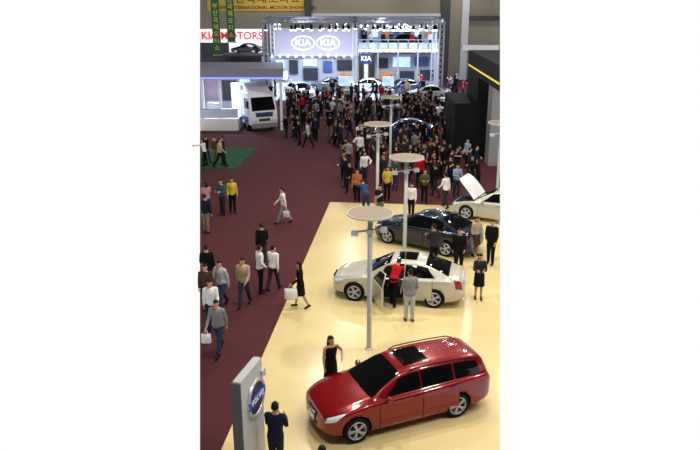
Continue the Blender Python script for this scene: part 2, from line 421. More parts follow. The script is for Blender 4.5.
class Car:
    def __init__(s,pr):
        s.pr=pr; s.L=pr['L']; s.zt=pchip(pr['zt']); s.zs=pchip(pr['zs']); s.w=pchip(pr['w']); L=s.L
        s.zb=pchip([(0,.30),(.25,.20),(.9,.17),(L-.9,.17),(L-.25,.24),(L,.36)]); s.memo={}
    def sec(s,x):
        k=round(x,4)
        if k in s.memo: return s.memo[k]
        W=s.w(x); zb=s.zb(x); zs=s.zs(x); zt=max(s.zt(x),zs+.02); d=zt-zs
        g=min(1,max(0,(d-.14)/.34)); yr=W*(.80-s.pr['tum']*g); sh_=.885 if g>.5 else .90-.015*g*2
        ky=[(0,0),(.08,.84*W),(.15,.955*W),(.22,.985*W),(.33,W),(.43,.99*W),(.49,.96*W),(.54,sh_*W),(.64,(sh_*W+yr)/2+.022*g),(.74,yr+.008*g),(.80,yr*.90),(.9,yr*.48),(1,0)]
        z74=zt-(.15*d+.035)*(1-g)-.09*g; z54=zs+min(.02,.2*d); z74=max(z74,z54+.002)
        kz=[(0,zb),(.08,zb),(.15,zb+.05),(.22,zb+.16*(zs-zb)),(.33,zb+.52*(zs-zb)),(.43,zs-.06*min(1,(zs-zb)/.5)),(.49,zs-.008),(.54,z54),(.64,(z54+z74)/2),(.74,z74),(.80,max(z74+.001,zt-(.07*d+.02)*(1-g)-.04*g)),(.9,zt-.012),(1,zt)]
        s.memo[k]=(pchip(ky),pchip(kz)); return s.memo[k]
    def pt(s,x,v,side):
        fy,fz=s.sec(x); return Vector((s.L/2-x,side*fy(v),fz(v)))
    def ptn(s,x,v,side,off):
        p=s.pt(x,v,side); e=.012
        x0,x1=max(0,x-e),min(s.L,x+e); v0,v1=max(0,v-e),min(1,v+e)
        a=s.pt(x1,v,side)-s.pt(x0,v,side); b=s.pt(x,v1,side)-s.pt(x,v0,side)
        if v>.985: n=Vector((a.z,0,-a.x)).normalized(); n=n if n.z>0 else -n
        else:
            n=a.cross(b); n=n.normalized() if n.length>1e-9 else Vector((0,side,0))
            if n.dot(Vector((0,p.y,p.z-.6)))<0: n=-n
            if p.z>.9 and n.z<0: n=-n
        return p+n*off
    def patch(s,corn,side,off,nx=14,nv=8):
        (a,b,c,d)=corn; mb=MB(); vs=[]
        for i in range(nx+1):
            t=i/nx
            for j in range(nv+1):
                u=j/nv
                x=(a[0]*(1-t)+b[0]*t)*(1-u)+(d[0]*(1-t)+c[0]*t)*u; v=(a[1]*(1-t)+b[1]*t)*(1-u)+(d[1]*(1-t)+c[1]*t)*u
                vs.append(s.ptn(x,v,side,off))
        fs=[]
        for i in range(nx):
            for j in range(nv):
                q=(i*(nv+1)+j,(i+1)*(nv+1)+j,(i+1)*(nv+1)+j+1,i*(nv+1)+j+1); fs.append(q if side<0 else tuple(reversed(q)))
        mb.add(vs,fs); return mb
    def cpatch(s,x0,x1,va,vb,off,nx=14,nv=20,bow=0):
        vs=[];mb=MB()
        for i in range(nx+1):
            t=i/nx; vm=va+(vb-va)*t
            for j in range(nv+1):
                w=2*j/nv-1; x=x0+(x1-x0)*t-bow*(1-w*w)*(1-t)
                vs.append(s.ptn(x,1-abs(w)*(1-vm),1 if w>0 else -1,off))
        fs=[(i*(nv+1)+j,(i+1)*(nv+1)+j,(i+1)*(nv+1)+j+1,i*(nv+1)+j+1) for i in range(nx) for j in range(nv)]
        mb.add(vs,fs); return mb
TR=.318
wheelmeshes=None
def wheel(root,x,y,side):
    global wheelmeshes
    if wheelmeshes is None:
        t=MB(); t.lathe([(.215,-.09),(.285,-.10),(.312,-.08),(TR,-.04),(TR,.04),(.312,.08),(.285,.10),(.222,.09)],'y',40,closed=True)
        tm=t.mesh('wheel',[M['tyre']]); tm.polygons.foreach_set('use_smooth',[True]*len(tm.polygons))
        r=MB(); r.lathe([(.205,.02),(.23,.09),(.218,.102),(.203,.088),(.195,.0)],'y',40,closed=True)
        r.lathe([(.05,.0),(.05,.08),(.038,.092),(.01,.095)],'y',16)
        for k in range(5):
            a=2*PI*k/5; ca,sa=math.cos(a),math.sin(a)
            for q in (-.14,.14):
                r.tube([(.04*ca,.078,.04*sa),(.212*math.cos(a+q),.088,.212*math.sin(a+q))],[.022,.019],6)
        rm=r.mesh('rim',[M['chrome']])
        b=MB(); b.lathe([(.20,-.02),(.20,.01),(.02,.01)],'y',32); bmn=b.mesh('brake_disc',[M['dgrey']])
        wheelmeshes=(tm,rm,bmn)
    w=mo('wheel',wheelmeshes[0],root); w.location=(x,y,TR); w.rotation_euler=(0,0,0 if side>0 else PI)
    mo('rim',wheelmeshes[1],w); mo('brake_disc',wheelmeshes[2],w)
def build_car(pr,color,name,open_door=False,open_hood=False,sunroof=False,rails=False):
    c=Car(pr); L=c.L; root=empty(name,(0,0,0)); col=lin(color)
    nv=[0,.04,.08,.115,.15,.185,.22,.27,.33,.38,.43,.46,.49,.515,.54,.58,.62,.66,.7,.74,.77,.8,.85,.9,.95,1]
    ring=[(v,1) for v in nv]+[(v,-1) for v in reversed(nv[1:-1])]; n=len(ring); NX=120; mb=MB(); vs=[]
    xs=[L*(.5-.5*math.cos(PI*i/NX))*.45+L*i/NX*.55 for i in range(NX+1)]
    for x in xs:
        for v,sd in ring: vs.append(c.pt(x,v,sd))
    fs=[tuple(range(n)),tuple(reversed(range(NX*n,(NX+1)*n)))]
    for i in range(NX):
        for k in range(n): j=(k+1)%n; fs.append((i*n+j,i*n+k,(i+1)*n+k,(i+1)*n+j))
    mb.add(vs,fs); me=mb.mesh('b',[M['paint'],M['black']]); bo=bpy.data.objects.new('b',me); C.objects.link(bo)
    cut=MB()
    ax=[pr['sf'],pr['sf']+pr['wb']]
    for x in ax:
        for sd in (-1,1):
            y0,y1=(.58,1.1) if sd>0 else (-1.1,-.58)
            cut.lathe([(.36,y0),(.36,y1)],'y',40,(L/2-x,0,TR+.01))
    cm=cut.mesh('c',[M['paint'],M['black']]); cm.polygons.foreach_set('material_index',[1]*len(cm.polygons)); cobj=bpy.data.objects.new('c',cm); C.objects.link(cobj)
    bm_=bo.modifiers.new('b','BOOLEAN'); bm_.operation='DIFFERENCE'; bm_.object=cobj; bm_.solver='EXACT'
    dg=bpy.context.evaluated_depsgraph_get(); out=bpy.data.meshes.new_from_object(bo.evaluated_get(dg))
    bpy.data.objects.remove(bo); bpy.data.objects.remove(cobj)
    sm=[p.material_index==0 for p in out.polygons]; out.polygons.foreach_set('use_smooth',sm)
    mo('body',out,root,col)
    for x in ax:
        for sd in (-1,1): wheel(root,L/2-x,sd*.785,sd)
    a,b=pr['wind']; c.cpatch(a,b,.765,.79,.006,bow=.08).build('windscreen',M['glass'],root,True)
    a,b=pr['rear']; c.cpatch(a,b,.79,.765,.006).build('rear_window',M['glass'],root,True)
    for sd in (1,-1):
        for i,(a,b) in enumerate(pr['sides']):
            if open_door and sd>0 and i==0: continue
            last=i==len(pr['sides'])-1
            cr=[(a,.548),(b,.548),(b,.725),(a,.725)]
            if i==0: cr=[(a-.10,.548),(b,.548),(b,.725),(a+.36,.725)]
            if last and not pr['wagon']: cr=[(a,.548),(b+.22,.548),(b-.06,.725),(a,.725)]
            if last and pr['wagon']: cr=[(a,.548),(b+.02,.56),(b-.08,.725),(a,.725)]
            c.patch(cr,sd,.006).build('side_window',M['glass'],root,True)
        for i,(a,b) in enumerate(pr['doors']):
            if open_door and sd>0 and i==0:
                c.patch([(a,.17),(b,.17),(b,.73),(a+.45,.73)],sd,.005).build('door_opening',M['blackw'],root,True)
                c.patch([(a+.55,.36),(b-.1,.36),(b-.05,.60),(a+.75,.60)],sd,.012).build('front_seat',M['dgrey'],root,True); continue
            d=c.patch([(a+.012,.17),(b-.012,.17),(b-.012,.515),(a+.012,.515)],sd,.007).build('door',M['paint'],root,True,col)
            c.patch([(a,.16),(b,.16),(b,.522),(a,.522)],sd,.003).build('door_gap',M['black'],d,True)
            c.patch([(b-.26,.405),(b-.08,.405),(b-.08,.43),(b-.26,.43)],sd,.03,4,3).build('door_handle',M['paint'],d,True,col)
            c.patch([(a+.05,.262),(b-.05,.262),(b-.05,.285),(a+.05,.285)],sd,.014,8,2).build('side_moulding',M['paint'],d,True,col)
        c.patch([(.07,.42),(.28,.42),(.53,.515),(.14,.57)],sd,.006).build('headlamp',M['lamp'],root,True)
        s0,s1,v0,v1=pr['tail']; c.patch([(s0+.08,v0),(s1,v0),(s1-.05,v1),(s0+.0,v1)],sd,.006).build('tail_lamp',M['tail'],root,True)
        m=MB(); yy=c.pt(1.55,.52,1).y; X=L/2-1.55
        m.loft([(.90,.03,.05,0),(.93,.07,.085,0),(.99,.075,.09,0),(1.03,.05,.06,0)],seg=14,T=lambda p:Vector((X+p.x,sd*(yy+.10)+p.y,p.z)))
        m.tube([(X,sd*(yy-.02),.93),(X,sd*(yy+.06),.94)],.025,6)
        m.build('door_mirror',M['paint'],root,True,col)
        c.patch([(.02,.10),(.9-.46,.11),(.9-.48,.20),(.03,.19)],sd,.006,8,4).build('bumper_trim',M['black'],root,True)
    g=MB(); X=L/2+.004
    g.box((X,0,.575),(.03,.52,.14),mi=0,bev=.01)
    for k in range(8): g.box((X+.018,-.21+k*.06,.575),(.01,.012,.12),mi=1)
    g.tube([(X+.02,-.23,.515),(X+.02,.23,.635)],.012,6,mi=1)
    g.build('grille',[M['black'],M['chrome']],root)
    lo=MB(); lo.box((X-.01,0,.40),(.03,.66,.09),bev=.01); lo.build('lower_intake',M['black'],root)
    for xx,z in ((L/2+.03,.46),(-L/2-.012,.70)):
        p_=MB(); p_.box((xx,0,z),(.012,.36,.11)); p_.build('number_plate',M['plate'],root)
    if open_hood:
        bay=c.cpatch(.22,1.2,.60,.60,.004); bay.build('engine_bay',M['black'],root,True)
        eng=MB(); eng.box((L/2-.75,0,.93),(.5,.7,.08),bev=.03); eng.build('engine_cover',M['dgrey'],root)
        hd=c.cpatch(.10,1.2,.54,.56,.012,bow=.02)
        pv=Vector((L/2-1.2,0,1.0)); an=R(-60)
        def rot(v):
            v=Vector(v)-pv; return tuple(Vector((v.x*math.cos(an)+v.z*math.sin(an),v.y,-v.x*math.sin(an)+v.z*math.cos(an)))+pv)
        hd.v=[rot(v) for v in hd.v]; hd.build('bonnet',M['white'],root,True)
        st=MB(); st.tube([(L/2-.9,.6,.88),tuple(Vector(rot((L/2-.75,.6,.9))))],.012,6); st.build('bonnet_strut',M['black'],root)
    else:
        d=c.cpatch(.2,1.15,.62,.62,.006,bow=.05).build('bonnet',M['paint'],root,True,col)
        c.cpatch(.19,1.16,.612,.612,.003,bow=.05).build('bonnet_gap',M['black'],d,True)
    if sunroof:
        c.cpatch(2.17,2.82,.865,.865,.008).build('sunroof',M['glass'],root,True)
    if rails:
        for sd in (1,-1):
            t=MB(); t.tube([c.ptn(2.22,.77,sd,.01)]+[c.ptn(x,.77,sd,.045) for x in (2.4,2.8,3.2,3.6,3.87)]+[c.ptn(4.02,.77,sd,.01)],.015,8); t.build('roof_rail',M['black'],root,True)
    if open_door:
        m=MB()
        m.yprism([(0,.26),(-1.03,.26),(-1.05,.6),(-1.02,.93),(-.02,.93),(0,.6)],-.035,.035)
        dr=m.build('open_door',M['paint'],root,False,col); yy=c.pt(1.44,.33,1).y
        dr.location=(L/2-1.44,yy,0); dr.rotation_euler=(0,0,-R(62))
        fr=MB(); fr.tube([(-.05,0,.93),(-.48,-.12,1.34),(-.95,-.13,1.38),(-1.02,0,.93)],.022,8); fr.build('window_frame',M['paint'],dr,True,col)
        gl=MB(); gl.add([(-.06,0,.93),(-1.0,0,.93),(-.94,-.12,1.37),(-.49,-.115,1.33)],[(0,1,2,3)]); gl.build('door_glass',M['glass'],dr)
        tr=MB(); tr.box((-.5,-.04,.6),(.85,.03,.5),bev=.01); tr.build('door_trim',M['dgrey'],dr)
    return root
carspots=[]
def place_car(root,pr,fpx,rpx,z=PZ):
    Fp=at(*fpx,z); Rp=at(*rpx,z); h=(Fp-Rp); h.z=0; h.normalize()
    nrm=Vector((h.y,-h.x,0))
    mid=(Fp+Rp)/2; xm=pr['L']/2-(pr['sf']+pr['wb']/2)
    loc=mid+nrm*.775-h*xm
    root.location=(loc.x,loc.y,z); root.rotation_euler=(0,0,math.atan2(h.y,h.x)); carspots.append(loc)
def set_car(root,px,py,rz,z=0):
    p=at(px,py,z); root.location=(p.x,p.y,z); root.rotation_euler=(0,0,R(rz)); carspots.append(p)
red=build_car(WAGON,(126,2,9),'estate_car',sunroof=True,rails=True); place_car(red,WAGON,(355,441),(456,415))
tag(red,'glossy red estate car with sunroof and roof rails in the foreground','car')
wht=build_car(SEDAN,(192,188,174),'sedan_car',open_door=True,sunroof=True); place_car(wht,SEDAN,(355,300),(433,307))
tag(wht,'cream white sedan with its front door standing open','car')
nav=build_car(SEDAN,(13,19,42),'sedan_car'); place_car(nav,SEDAN,(388,243),(446,256))
tag(nav,'dark navy blue sedan behind the cream white sedan','car')
sil=build_car(SEDAN,(184,182,172),'sedan_car',open_hood=True); place_car(sil,SEDAN,(466,219),(524,228))
tag(sil,'silver sedan with raised bonnet behind the navy car at the right edge','car')
def far_car(px,py,rz,z,color,label):
    r=copy_tree(nav); set_car(r,px,py,rz,z); r.name='sedan_car'
    for ch in kids(r):
        if ch.type=='MESH' and ch.data.materials and ch.data.materials[0]==M['paint']:
            ch.color=lin(color)
            for g in kids(ch):
                if g.data.materials[0]==M['paint']: g.color=lin(color)
    tag(r,label,'car'); return r
far_car(300,97,-60,.1,(225,228,232),'white car on the bright far stand left of centre')
far_car(330,91,160,.1,(90,98,112),'grey car on the far stand floor below the pair of oval emblems')
far_car(366,92,170,.1,(215,215,215),'white car below the small blue sign on the far stand')
far_car(402,93,200,.1,(50,62,90),'dark blue car on the right part of the bright far stand')
far_car(428,100,170,.1,(190,195,205),'pale silver car at the right corner of the far stand')
far_car(404,139,175,0,(24,42,92),'bright blue car surrounded by the dark crowd')
# ---------------- setting ----------------
f=MB(); a=at(200,560);b=at(500,560)
YB=at(350,79.5).y
c0=at(200,79.5); c1=at(500,79.5)
f.prism([(a.x,a.y),(b.x,b.y),(c1.x,c1.y),(c0.x,c0.y)],-.2,0); structure(f.build('floor',M['carpet']))
m=MB(); m.prism([(p.x,p.y) for p in plat],0.0,PZ); pf=m.build('display_platform',M['wood']); tag(pf,'pale beige board floor of the car display','platform')
wb=MB(); xl=atD(198,40,YB).x-1; xr=atD(502,40,YB).x+1
wb.box(((xl+xr)/2,YB+.25,6.5),(xr-xl,.5,13)); wbo=structure(wb.build('wall_back',M['wallm']))
trim_to_view(wbo,500); trim_to_view(wbo,200)
ce=MB(); ce.box((0,38,13.3),(90,110,.4)); structure(ce.build('ceiling',M['ceil']))
wf=MB(); wf.box((0,-8,6.5),(70,.4,13.2)); structure(wf.build('wall_front',M['ceil']))
for i,(x0,x1,mm) in enumerate([(441,450,'dgrey'),(462,469,'lightgrey'),(305,311,'dgrey')]):
    p0=atD(x0,20,YB-.35); p1=atD(x1,20,YB-.35); t=MB(); t.box(((p0.x+p1.x)/2,YB-.2,6.5),(p1.x-p0.x,.4,13)); structure(t.build('trim_%d'%(i+1),M[mm]))
t=MB(); p0=atD(311,12,YB); p1=atD(441,18,YB); t.box(((p0.x+p1.x)/2,YB-.1,(p0.z+p1.z)/2),(p1.x-p0.x,.2,.35)); structure(t.build('trim_4',M['lightgrey']))
t=MB(); p0=atD(469,20,YB); p1=atD(498,24,YB); t.box(((p0.x+p1.x)/2,YB-.3,7.0),(p1.x-p0.x,.6,.5)); structure(t.build('trim_5',M['dgrey']))
t=MB(); p0=atD(462,50,YB); p1=atD(498,45,YB); t.box(((p0.x+p1.x)/2,YB-.3,(p0.z+p1.z)/2),(p1.x-p0.x,.6,.6)); structure(t.build('trim_6',M['white']))
def span(px0,py0,px1,py1,D,th,name,m,parent=None):
    a=atD(px0,py0,D); b=atD(px1,py1,D); t=MB(); t.box(((a.x+b.x)/2,D,(a.z+b.z)/2),(abs(b.x-a.x),th,abs(a.z-b.z)),bev=0); return t.build(name,m,parent)
def root_at(name,px,D): p=atD(px,60,D); return empty(name,(p.x,D,0))
# banners
bn=span(206,-14,304,11,YB-.1,.06,'wall_banner',M['yellow']); tag(bn,'wide golden yellow banner with brown writing high on the back wall','banner')
p=atD(264,7.6,YB-.15); text('BUSAN INTERNATIONAL MOTOR SHOW 2006',.5,M['brown'],bn,(p.x,YB-.15,p.z),(PI/2,0,0),.01,sx=1.15)
p=atD(262,-.5,YB-.15); text('부산국제모터쇼',1.0,M['brown'],bn,(p.x,YB-.15,p.z),(PI/2,0,0),.01,sx=1.25,spacing=1.2)
for i,(x0,x1,yb,lb) in enumerate([(210.5,221.5,55,'left of the two hanging dark green vertical banners'),(225.5,235.5,42,'right of the two hanging dark green vertical banners')]):
    D=62; a_=atD(x0,0,D); b_=atD(x1,yb,D); r=empty('hanging_banner',((a_.x+b_.x)/2,D,b_.z))
    w=b_.x-a_.x; hh=12-b_.z; t=MB(); t.box((0,0,hh/2),(w,.03,hh)); t.build('cloth_panel',M['green'],r)
    t=MB(); t.tube([(-w/2-.05,0,0),(w/2+.05,0,0)],.04,8); t.build('bottom_rod',M['metal'],r)
    t=MB(); t.tube([(-w/2-.05,0,hh),(w/2+.05,0,hh)],.05,8); t.tube([(0,0,hh),(0,0,13.1-b_.z)],.02,6); t.build('top_rod',M['metal'],r)
    text('부\n산\n국\n제\n모\n터\n쇼',.5,M['ytext'],r,(0,-.03,2.3),(PI/2,0,0),.005,line=1.15)
    tag(r,lb,'banner')
# red-letter sign booth
r=root_at('exhibition_wall',231,74); ox=r.location.x
def rel(o): o.location.x-=ox; o.location.y-=r.location.y; return o
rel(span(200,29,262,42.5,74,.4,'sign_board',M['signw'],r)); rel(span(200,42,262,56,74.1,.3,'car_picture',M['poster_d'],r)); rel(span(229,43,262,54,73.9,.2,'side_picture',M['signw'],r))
rel(span(200,56,262,76,74,.4,'lower_panel',M['dgrey'],r))
p=atD(232,36,73.7); text('KIA MOTORS',1.08,M['red'],r,(p.x-ox,-.28,p.z),(PI/2,0,0),.02,sx=.98)
tag(r,'tall white stand wall with large red capital letters at far left','exhibition wall')
trim_to_view(r,200)
ca=copy_tree(nav); q=atD(247,53,72.4); ca.location=(q.x,72.2,q.z); ca.rotation_euler=(0,0,R(172)); ca.scale=(.7,.7,.7); tag(ca,'small dark car on the raised shelf under the red letters','car')
sh=MB(); sh.box((0,0,q.z-.1),(4.4,2.6,.2)); 
for xx in (-2,2):
    for yy in (-1,1): sh.box((xx,yy,(q.z-.2)/2),(.2,.2,q.z-.2))
so=sh.build('display_shelf',M['dgrey']); so.location=(q.x,72.2,0); tag(so,'raised dark shelf carrying a small car below red letters','display shelf')
# far main stand
D=76
r=root_at('exhibition_wall',316,D); ox=r.location.x
rel(span(273,28,358,56,D,.5,'header_panel',M['grey'],r)); rel(span(262,56,358,84,D+.5,.3,'lower_panel',M['bgrey'],r))
for i,(x0,x1,mm,y0,y1) in enumerate([(264,271,'poster_b',60,76),(276,284,'screen',60,68),(276,285,'poster_d',70,80),(289,298,'poster_d',60,74),(303,317,'screen',59,66),(303,318,'poster_d',68,80),(323,332,'poster_b',61,72),(337,352,'poster_d',60,70),(340,350,'poster_o',73,80)]):
    rel(span(x0,y0,x1,y1,D+.2,.1,'display_screen',M[mm],r))
for x0 in range(270,358,8):
    t=MB(); q=atD(x0+2,57.5,D-.5); t.lathe([(.07,0),(.09,.12),(.04,.25)],'z',10,(q.x-ox,-.5,q.z)); t.build('downlight',M['whitelit'],r)
for px in (303,328):
    p=atD(px,43,D-.3); ring=MB(); 
    pts=[(1.2*math.cos(t*2*PI/40),0,.7*math.sin(t*2*PI/40)) for t in range(41)]
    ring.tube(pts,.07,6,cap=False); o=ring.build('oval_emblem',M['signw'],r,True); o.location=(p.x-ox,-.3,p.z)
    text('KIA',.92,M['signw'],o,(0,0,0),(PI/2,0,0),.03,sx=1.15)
tag(r,'grey header wall bearing two white oval emblems on the far stand','exhibition wall')
# upper deck
r=root_at('upper_deck',397,D); ox=r.location.x
rel(span(358,24,437,48,D+3,.3,'back_wall',M['bgrey'],r))
zf=atD(400,50,D).z; a_=atD(358,50,D);b_=atD(437,50,D)
t=MB(); t.box(((a_.x+b_.x)/2-ox,1.0,zf),(b_.x-a_.x,4,.3)); t.build('deck_floor',M['white'],r)
for i in range(9):
    x=a_.x+(b_.x-a_.x)*i/8-ox; t=MB(); t.box((x,-.9,zf+.6),(.07,.07,1.0))
    if i%2==0: t.box((x,-.9,zf/2),(.16,.16,zf))
    t.build('post',M['metal'],r)
    if i<8:
        w_=(b_.x-a_.x)/8; t=MB(); t.box((x+w_/2,-.9,zf+.5),(w_-.16,.03,.6)); t.build('glass_panel',M['railglass'],r)
t=MB(); t.tube([(a_.x-ox,-.9,zf+1.1),(b_.x-ox,-.9,zf+1.1)],.05,8); t.build('handrail',M['metal'],r)
for i in range(7):
    x0=361+i*10.8; rel(span(x0,30,x0+6,37,D+2.7,.08,'wall_picture',M[['poster_d','screen','poster_o','poster_b'][i%4]],r))
for row,(py,dd) in enumerate([(27,D+1.4),(51.5,D-1.0)]):
    for i in range(12):
        q=atD(361+i*6.6,py,dd); t=MB(); t.lathe([(.07,0),(.10,.1),(.04,.2)],'z',10,(q.x-ox,dd-D,q.z)); t.build('downlight',M['whitelit'],r)
rel(span(375,54,437,84,D+2.2,.3,'lower_wall',M['bgrey'],r))
for x0,x1,y0,y1,mm in [(378,388,58,68,'poster_d'),(393,410,57,67,'screen'),(415,428,57,66,'poster_b'),(380,394,72,80,'poster_o'),(400,414,71,80,'poster_d'),(420,434,70,80,'poster_d')]:
    rel(span(x0,y0,x1,y1,D+1.9,.1,'display_screen',M[mm],r))
tag(r,'two storey deck with glass railing and pictures on the far stand','exhibition stand')
DZ=zf+.15
for i,(px,col,fc_) in enumerate([(364,'black',180),(371,'white',150),(383,'navy',200),(391,'black',180),(412,'red',170),(420,'black',30),(430,'white',190)]):
    q=atD(px,45,D-.3); person(0,0,fc_,'hold' if i%2 else 'stand',col,'black','person in %s top %s the railing of the upper deck'%(col,['standing at left end of','looking over','standing beside','leaning near','standing right of centre behind','turned away behind','at right end behind'][i]),spot=Vector((q.x,D-.3,DZ)))
dc=copy_tree(nav); dc.name='sedan_car'; q=atD(401,45,D+1.2); dc.location=(q.x,D+1.4,DZ); dc.rotation_euler=(0,0,R(180)); tag(dc,'dark car parked on the upper deck of the far stand','car')
st=MB(); a_=at(262,104);b_=at(446,104); stage_x0,stage_x1=a_.x,b_.x
st.box(((a_.x+b_.x)/2,(67+79)/2,.05),(b_.x-a_.x,12,.1)); so=st.build('stage_floor',M['stagef']); tag(so,'glossy pale blue floor of the bright far stand','platform')
r=root_at('sign_tower',366,74.5); ox=r.location.x
rel(span(360,53.5,372,63.5,74.5,.5,'sign_board',M['signb'],r)); rel(span(364,63.5,368,83,74.5,.4,'stem',M['lightgrey'],r))
p=atD(366,58.7,74.2); text('KIA',.7,M['signw'],r,(p.x-ox,-.28,p.z),(PI/2,0,0),.02)
tag(r,'small blue sign tower with white lettering in the middle of the far stand','sign')
def kiosk(px,py,lab,w_=1.6):
    q=at(px,py,.1); o=empty('information_kiosk',(q.x,q.y,.1))
    t=MB(); t.box((0,0,.5),(w_,.6,1.0),bev=.06); t.build('desk',M['white'],o)
    t=MB(); t.box((0,.2,1.75),(w_*.9,.1,.9),bev=.02); t.build('screen',M['screen'],o)
    t=MB(); t.box((0,.25,1.15),(.1,.1,.5)); t.build('screen_post',M['metal'],o)
    tag(o,lab,'kiosk'); people.extend([q,q+Vector((.6,0,0)),q-Vector((.6,0,0))])
kiosk(281,93,'white kiosk with glowing screen at the left end of the far stand'); kiosk(346,100,'white kiosk with glowing screen in the middle of the far stand'); kiosk(388,100,'white kiosk with glowing screen in front of the dark blue car',1.2)
# trusses
def truss_beam(p0,p1,w=.38,r=.035,root=None,name='truss_beam'):
    p0=Vector(p0);p1=Vector(p1);d=(p1-p0);Ln=d.length;d.normalize(); up=Vector((0,0,1)) if abs(d.z)<.9 else Vector((0,1,0)); s_=d.cross(up).normalized(); u=s_.cross(d)
    mb=MB(); cs=[(s_*i+u*j)*w/2 for i,j in ((-1,-1),(1,-1),(1,1),(-1,1))]
    for c_ in cs: mb.tube([p0+c_,p1+c_],r,6,cap=False)
    n=max(2,int(Ln/w/1.3))
    for i in range(n):
        for k in range(4):
            a_=p0+d*Ln*i/n+cs[k]; b_=p0+d*Ln*(i+1)/n+cs[(k+1)%4]; mb.tube([a_,b_],r*.6,4,cap=False)
    return mb.build(name,M['metal'],root)
tr=empty('lighting_truss',(0,0,0))
zt_=7.35; Y0,Y1=67.3,73.6
xa=atD(266,60,Y0).x; xb=atD(441,60,Y0).x; xm=atD(355,60,Y0).x
for (p0,p1) in [((xa,Y0,zt_),(xb,Y0,zt_)),((xa,Y1,zt_),(xb,Y1,zt_)),((xa,Y0,zt_),(xa,Y1,zt_)),((xb,Y0,zt_),(xb,Y1,zt_)),((xm,Y0,zt_),(xm,Y1,zt_)),((xm+1,Y1-2,zt_-.9),(xb,Y1-2,zt_-.9)),((xa,Y0,zt_),(xm,Y1,zt_)),((xm,Y0,zt_),(xb,Y1,zt_))]: truss_beam(p0,p1,root=tr)
for x,y in ((xa,Y0),(xb,Y0),(xa,Y1),(xb,Y1),(xm,Y1),): truss_beam((x,y,.1),(x,y,zt_),root=tr,name='truss_post')
truss_beam((xa,Y0+3,zt_),(xb,Y0+3,zt_),root=tr)
tag(tr,'rectangular metal lighting truss frame standing around the far stand','truss')
def stage_light(x,y,z,lab):
    o=empty('stage_light',(x,y,z)); t=MB(); t.lathe([(.06,.25),(.11,.2),(.13,-.1),(.14,-.18)],'z',12); t.build('lamp_housing',M['black'],o)
    t=MB(); t.lathe([(.12,-.10),(.14,-.2),(.11,-.25),(.02,-.27)],'z',12); t.build('lens',M['whitelit'],o)
    t=MB(); t.tube([(0,0,.22),(0,0,.4)],.025,6); t.build('clamp',M['black'],o); tag(o,lab,'stage light','spotlights hung from the truss')
for i in range(24):
    if random.random()<.85: stage_light(xa+(xb-xa)*(i+random.uniform(.1,.9))/24,Y0,zt_-.62,'black spotlight with lit lens hung from the front truss beam')
for i in range(18):
    if random.random()<.8: stage_light(xa+(xb-xa)*(i+random.uniform(.1,.9))/18,Y0+3,zt_-.62,'black spotlight with lit lens hung from a rear truss beam')
# left stand with roof
r=root_at('roofed_stand',242,55); ox=r.location.x
def wx(px,D): return atD(px,100,D).x-ox
t=MB(); t.prism([(wx(199,52),-3),(wx(284,52),-3),(wx(284,57.5),2.8),(wx(196,57.5),2.8)],4.05,4.5); t.build('roof_top',M['roofg'],r)
t=MB(); t.box(((wx(199,52)+wx(284,52))/2,-3.05,4.2),(wx(284,52)-wx(199,52),.15,.75)); t.build('fascia',M['roofg'],r)
t=MB(); t.box(((wx(199,52)+wx(284,52))/2,-3.16,3.9),(wx(284,52)-wx(199,52),.06,.1)); t.build('light_strip',M['bluelit'],r)
t=MB(); t.box(((wx(198,57)+wx(264,57))/2,2.6,2.1),(wx(264,57)-wx(198,57),.2,4.0)); t.build('rear_wall',M['bgrey'],r)
for px in (203,220,281):
    t=MB(); t.box((wx(px,52.3),-2.7,1.95),(.18,.18,3.9)); t.build('column',M['white'],r)
for x0,x1,z0,z1,mm in [(205,219,1.6,3.2,'pink'),(222,236,1.5,3.1,'poster_d'),(240,250,1.6,3.2,'screen')]:
    t=MB(); t.box(((wx(x0,57)+wx(x1,57))/2,2.4,(z0+z1)/2),(wx(x1,57)-wx(x0,57),.1,z1-z0)); t.build('display_screen',M[mm],r)
for i in range(6):
    t=MB(); x=wx(205+i*13,54); t.box((x,-1,4.0),(.5,.12,.06)); t.build('ceiling_tube',M['bluelit'],r)
x0_,x1_=wx(198,52),wx(237,52)
t=MB(); t.box(((x0_+x1_)/2,-.8,.45),(x1_-x0_,4.4,.9)); t.build('raised_stage',M['white'],r)
t=MB(); t.box(((x0_+x1_)/2,-2.9,1.25),(x1_-x0_,.04,.6)); t.build('railing_glass',M['railglass'],r)
t=MB(); t.tube([(x0_,-2.9,1.6),(x1_,-2.9,1.6)],.04,8); t.build('handrail',M['metal'],r)
t=MB(); t.box(((wx(202,52)+wx(216,52))/2,-1.0,1.35),(wx(216,52)-wx(202,52),.6,.9)); t.build('counter',M['lightgrey'],r)
tag(r,'stand with flat grey roof, blue light strip and raised white stage on the left','exhibition stand')
trim_to_view(r,200)
g=MB(); q=[at(200,169),at(236,169),at(258,148),at(200,148)]; g.prism([(p.x,p.y) for p in q],0,.02); go=g.build('green_carpet',M['gcarpet']); tag(go,'green carpet strip in front of the raised white stage','carpet')
